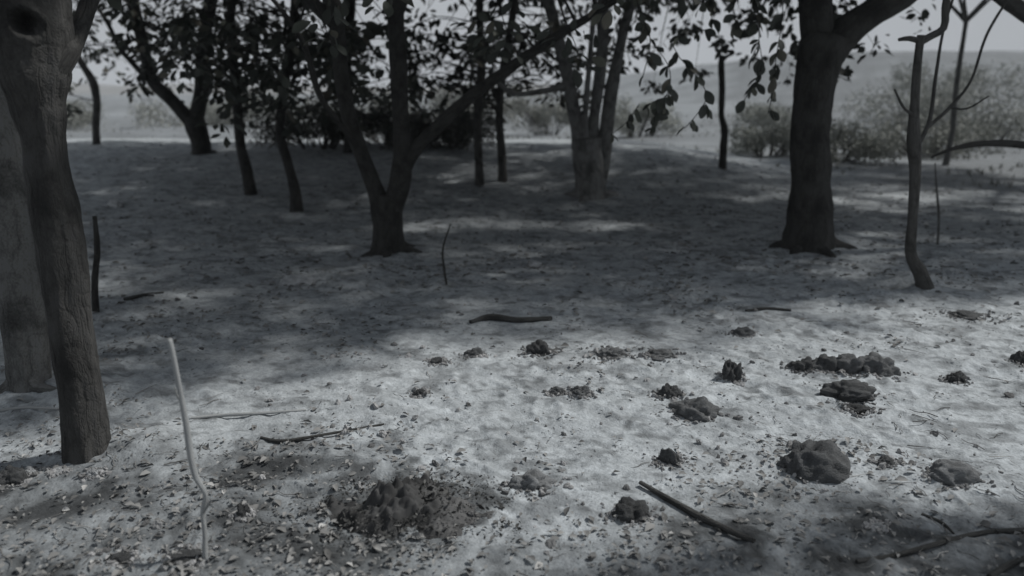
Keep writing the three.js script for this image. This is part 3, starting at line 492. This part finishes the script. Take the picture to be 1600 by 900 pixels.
[[46, 742, 20, 12, 'pale stone left of the near tree foot'], [92, 738, 24, 9, 'flat pale stone before the near tree foot'], [147, 742, 24, 12, 'pale stone right of the near tree foot'], [1372, 758 + 68, 24, 10, 'pale stone in the dark earth at lower right']].forEach(a => clod(a[0], a[1], a[2], a[3], a[4], 0.5, { cat: 'stone', name: 'pale_stone', group: 'pale stones' }));

{ // the dark heap in front
  const p = ground(640, 800), s = -p.z / FOCAL, t = thing('dark_heap', 'wide dark heap of leaf litter and earth on the near sand', 'heap', p), R = rngOf(505);
  { // the heap itself: low, ragged, running out into the sand
    const pos = [], col = [], idx = [], nx = 120, nz = 90;
    for (let j = 0; j <= nz; j++) for (let i = 0; i <= nx; i++) {
      const x = (i / nx - 0.5) * 1.0, z = (j / nz - 0.5) * 0.7, g = height(p.x + x, p.z + z) - p.y, e = Math.hypot((x + 0.02) / 0.36, z / 0.22), edge = e + 0.9 * fbm(x * 7, 3, z * 7, 3);
      const lift = ss(1.0, 0.15, edge), lump = 0.5 + 0.9 * fbm(x * 12 + 4, 6, z * 12, 4) + 0.35 * N3(x * 45, 1, z * 45);
      pos.push(x, g - 0.012 + lift * (0.035 + 0.105 * lump * mix(1, 0.55, ss(-0.05, 0.2, x))), z); const c = Math.max(0.018, 0.038 + 0.045 * ss(-0.02, 0.2, x + 0.3 * fbm(x * 9, 2, z * 9, 2)) + 0.06 * fbm(x * 16, 9, z * 16, 3)); col.push(c, c, c);
    }
    for (let j = 0; j < nz; j++) for (let i = 0; i < nx; i++) { const a = j * (nx + 1) + i; idx.push(a, a + nx + 1, a + 1, a + 1, a + nx + 1, a + nx + 2); }
    const m = sh(new THREE.Mesh(geoOf(pos, idx, col), M.clod)); m.name = 'mound'; t.add(m);
  }
  const l = new Leaves(); for (let i = 0; i < 2600; i++) {
    const a = R() * 6.283, r = Math.pow(R(), 0.75) * (1.05 + 0.9 * N3(Math.cos(a) * 1.6, Math.sin(a) * 1.6, 4)), x = Math.cos(a) * r * 0.40, z = Math.sin(a) * r * 0.27, g = height(p.x + x, p.z + z) - p.y, y = g + 0.075 * Math.max(0, 1 - 1.2 * r * r) * (0.8 + 0.9 * N3(x * 9, 2, z * 9)) + 0.015 * R(), k = 0.02 + 0.07 * R() * R();
    l.add(leafMatrix(new THREE.Vector3(x, y, z), new THREE.Vector3(R() - 0.5, (R() - 0.45) * 0.5, R() - 0.5), 0.006 + 0.036 * R() * R() * R(), R() * 6), [k, k, k * 0.95]);
  }
  const m = sh(new THREE.Mesh(l.build(), M.leaf)); m.name = 'dead_leaves'; m.userData.kind = 'stuff'; t.add(m);
}
function stick(pts, label, mat, o = {}) {
  const q = pts.map(([px, py, w, lift]) => { const p = ground(px, py), r = w / 2 / FOCAL * -p.z; p.y += r * 0.6 + (lift || 0); return { p, r }; });
  const m = sh(new THREE.Mesh(tube(q, { sides: 9, step: 0.02, rough: 0.14, seed: pts[0][0] }), mat)); const b = q[0].p.clone(); m.geometry.translate(-b.x, -b.y, -b.z); m.position.copy(b);
  m.name = numbered(o.name || 'fallen_stick'); scene.add(m); return tag(m, label, o.cat || 'stick', o.group);
}
stick([[1000, 760, 8, 0.01], [1050, 786, 12], [1110, 820, 13], [1178, 848, 10]], 'straight dark stick lying aslant beside the round black clod', M.stick);
stick([[735, 506, 8], [765, 500, 13], [810, 503, 10], [862, 500, 7]], 'dark branch lying in the shade above the tufted clod', M.stick);
stick([[408, 686, 5], [440, 692, 8], [500, 682, 5], [600, 664, 3]], 'thin bent dark stick lying behind the dark heap', M.stick);
stick([[1338, 882, 9], [1400, 872, 10], [1470, 852, 10], [1540, 834, 10], [1620, 832, 10]], 'long thin dark root curving across the dark earth at lower right', M.stick, { name: 'surface_root', cat: 'root' });
stick([[1545, 905, 10], [1580, 885, 11], [1625, 868, 11]], 'short piece of dark root in the lower right corner', M.stick, { name: 'surface_root', cat: 'root' });
stick([[1165, 487, 4], [1200, 484, 5], [1236, 486, 4]], 'short dark twig in the shade before the thick trunk', M.stick);
stick([[298, 655, 5], [340, 652, 6], [400, 648, 5], [478, 642, 4]], 'thin pale twig lying flat behind the pale upright stick', M.barkPale);
stick([[0, 644, 5], [40, 640, 5], [92, 641, 4]], 'thin pale twig lying flat left of the near tree', M.barkPale);
stick([[195, 470, 7], [230, 462, 6], [256, 458, 3]], 'short dark twig in the shade right of the near tree', M.stick);
stick([[1440, 805, 5], [1470, 818, 6], [1490, 835, 4]], 'short bent dark twig on the dark earth at lower right', M.stick);
{ // pale stick planted in front
  const b = sunk(318, 872, 12, 0.06), d = b.d, t = thing('pale_stick', 'crooked pale peeled stick standing upright in the near sand', 'stick', b.p);
  part('shaft', tube(list(b, [[320, 830, d, 8], [317, 800, d, 8], [321, 772, d, 9], [306, 745, d, 10], [298, 715, d, 10], [290, 660, d, 11], [279, 600, d, 9], [268, 545, d, 9], [264, 529, d, 8]]), { sides: 10, step: 0.012, seed: 8, rough: 0.2 }), M.barkPale, t);
  part('side_twig', tube(stem([[284, 630, d, 5], [276, 616, d - 0.01, 4], [273, 606, d - 0.02, 3]]), { sides: 6, step: 0.02, seed: 5 }), M.barkPale, t);
  part('side_twig', tube(stem([[318, 800, d, 6], [326, 788, d - 0.03, 5], [331, 780, d - 0.05, 4]]), { sides: 6, step: 0.02, seed: 2 }), M.barkPale, t);
}
function sapling(pts, label, mat) { const b = sunk(pts[0][0], pts[0][1], pts[0][2], 0.08), d = b.d, m = sh(new THREE.Mesh(tube(list(b, pts.slice(1).map(q => [q[0], q[1], d, q[2]])), { sides: 8, step: 0.02, seed: pts[0][0], rough: 0.12 }), mat)); m.geometry.translate(-b.p.x, -b.p.y, -b.p.z); m.position.copy(b.p); m.name = numbered('bare_sapling'); scene.add(m); tag(m, label, 'sapling', 'bare saplings in the shade'); }
sapling([[148, 486, 12], [148, 440, 11], [152, 390, 10], [148, 338, 7]], 'bare dark sapling right behind the near tree trunk', M.barkDark);
sapling([[700, 444, 4], [694, 420, 4], [692, 390, 3], [704, 350, 2]], 'thin bare sapling right of the low forked tree', M.stick);
sapling([[1466, 382, 4], [1467, 340, 4], [1463, 290, 3], [1461, 255, 2]], 'thin pale sapling beside the thin crooked stem', M.barkGrey);

// ---------------------------------------------------------------- what nobody could count
function scatter(name, label, geo, mat, n, seed, place, category) {
  const R = rngOf(seed), im = sh(new THREE.InstancedMesh(geo, mat, n)), m = new THREE.Matrix4(), q = new THREE.Quaternion(), e = new THREE.Euler(), s = new THREE.Vector3(), c = new THREE.Color(); let k = 0, guard = 0;
  while (k < n && guard++ < n * 40) { const r = place(R, s, e, c); if (!r) continue; m.compose(r, q.setFromEuler(e), s); im.setMatrixAt(k, m); im.setColorAt(k, c); k++; }
  im.count = k; im.name = name; scene.add(im); tag(im, label, category, null, 'stuff');
}
const plainLeaf = geoOf(new Float32Array(LEAF.flatMap(v => [v[0], v[2] * 3, v[1] - 0.5])), LEAFI);
const litterMat = new THREE.MeshStandardMaterial({ roughness: 0.9, side: THREE.DoubleSide }), crumbMat = new THREE.MeshStandardMaterial({ roughness: 1 });
const spot = R => { const d = 1.9 * Math.pow(8.5, R()), x = (R() * 2 - 1) * (0.72 * d + 0.4); return [x, d]; };
scatter('leaf_litter', 'scattered dry dead leaves lying on the sand', plainLeaf, litterMat, 11000, 601, (R, s, e, c) => {
  const [x, d] = spot(R), dens = ss(0.02, 0.3, fbm(x * 1.3, 41, d * 1.3, 4)) * 0.9 + 0.03 + 0.3 * ss(4.5, 7, d) + (d < 3.2 && x < -0.2 ? 0.45 : 0) + (d < 2.6 ? 0.25 : 0); if (R() > dens) return null;
  const l = (0.012 + 0.045 * R() * R()) * (1 + 0.6 * ss(4, 7, d)); s.set(l, l, l); e.set((R() - 0.5) * 0.6, R() * 6.283, (R() - 0.5) * 0.9); const k = R() < 0.02 ? 0.32 + 0.1 * R() : 0.09 + 0.17 * R(); c.setRGB(k, k * 0.99, k * 0.96);
  return new THREE.Vector3(x, height(x, -d) + 0.006 + 0.012 * R(), -d);
}, 'leaf litter');
const crumb = new THREE.IcosahedronGeometry(1, 3); { const p = crumb.attributes.position; for (let i = 0; i < p.count; i++) { const x = p.getX(i), y = p.getY(i), z = p.getZ(i), r = 1 + 0.5 * N3(x * 1.7, y * 1.7, z * 1.7); p.setXYZ(i, x * r, y * r * 0.7, z * r); } crumb.computeVertexNormals(); }
scatter('soil_crumbs', 'small crumbs of dark earth strewn over the sand', crumb, crumbMat, 5200, 607, (R, s, e, c) => {
  let [x, d] = spot(R); const by = R() < 0.45; if (by) { const q = CLODS[Math.floor(R() * CLODS.length)], a = R() * 6.283, rr = q[2] * (0.42 + 0.75 * R() * R()); x = q[0] + Math.cos(a) * rr; d = q[1] + Math.sin(a) * rr * 0.8; }
  const dens = by ? 1 : ss(0.0, 0.35, fbm(x * 1.6, 51, d * 1.6, 3)) + 0.12; if (R() > dens) return null;
  const l = by ? 0.003 + 0.011 * R() * R() : 0.004 + 0.014 * Math.pow(R(), 4); s.set(l * (0.8 + 0.8 * R()), l, l * (0.8 + 0.8 * R())); e.set(R() * 6, R() * 6, R() * 6); const k = 0.09 + 0.25 * R(); c.setRGB(k, k, k);
  return new THREE.Vector3(x, height(x, -d) + l * 0.25, -d);
}, 'soil crumbs');

{ // dry weeds on the field: uncountable
  const pos = [], idx = [], R = rngOf(701); for (let k = 0; k < 9; k++) { const a = R() * 6.283, b = pos.length / 3, h = 0.6 + 0.5 * R(), o = 0.5 * R(), w = 0.05, x = (R() - 0.5) * 0.3, z = (R() - 0.5) * 0.3; pos.push(x - w * Math.sin(a), 0, z + w * Math.cos(a), x + w * Math.sin(a), 0, z - w * Math.cos(a), x + Math.cos(a) * o * 0.4, h * 0.6, z + Math.sin(a) * o * 0.4, x + Math.cos(a) * o, h, z + Math.sin(a) * o); idx.push(b, b + 1, b + 2, b, b + 2, b + 3); }
  scatter('dry_weeds', 'low dry weeds growing over the field beyond the grove', geoOf(pos, idx), litterMat, 5000, 703, (R2, s, e, c) => {
    const d = 12 * Math.pow(5, R2()), x = mix(-0.75 * d, 0.8 * d, R2()), right = ss(4.5, 9, x - 0.25 * (d - 14)); if (d < 18.5 && x < 5.5) return null; if (R2() > (0.12 + 0.88 * right) * ss(-0.05, 0.3, fbm(x * 0.35, 95, d * 0.7, 3)) * ss(12.5, 19, d + 3 * N3(x * 0.5, 2, 7))) return null;
    const l = (0.05 + 0.12 * R2()) * Math.max(1, d / 28); s.set(l, l, l); e.set(0, R2() * 6.283, 0); const k = 0.17 + 0.16 * R2(); c.setRGB(k * 0.98, k, k * 0.92); return new THREE.Vector3(x, height(x, -d) - 0.01, -d);
  }, 'weeds');
}
const twigGeo = tube([{ p: new THREE.Vector3(-0.5, 0, 0), r: 0.022 }, { p: new THREE.Vector3(-0.1, 0.03, 0.05), r: 0.02 }, { p: new THREE.Vector3(0.2, 0, -0.02), r: 0.016 }, { p: new THREE.Vector3(0.5, 0.02, 0.06), r: 0.009 }], { sides: 5, step: 0.1, rough: 0.15, seed: 3 });
scatter('twig_litter', 'broken dry twigs strewn over the sand', twigGeo, crumbMat, 1500, 611, (R, s, e, c) => {
  const [x, d] = spot(R), dens = ss(-0.1, 0.3, fbm(x * 0.8, 81, d * 0.8, 3)) * 0.9 + 0.08; if (R() > dens) return null;
  const l = 0.03 + 0.13 * R() * R(); s.set(l, l * 0.9, l); e.set(0, R() * 6.283, (R() - 0.5) * 0.16); const k = R() < 0.15 ? 0.3 : 0.05 + 0.13 * R(); c.setRGB(k, k * 0.99, k * 0.96);
  return new THREE.Vector3(x, height(x, -d) + 0.005 + l * 0.01, -d);
}, 'twigs');

scene.traverse(o => { if (o.isMesh) o.castShadow = o.receiveShadow = true; });
renderer.render(scene, camera);
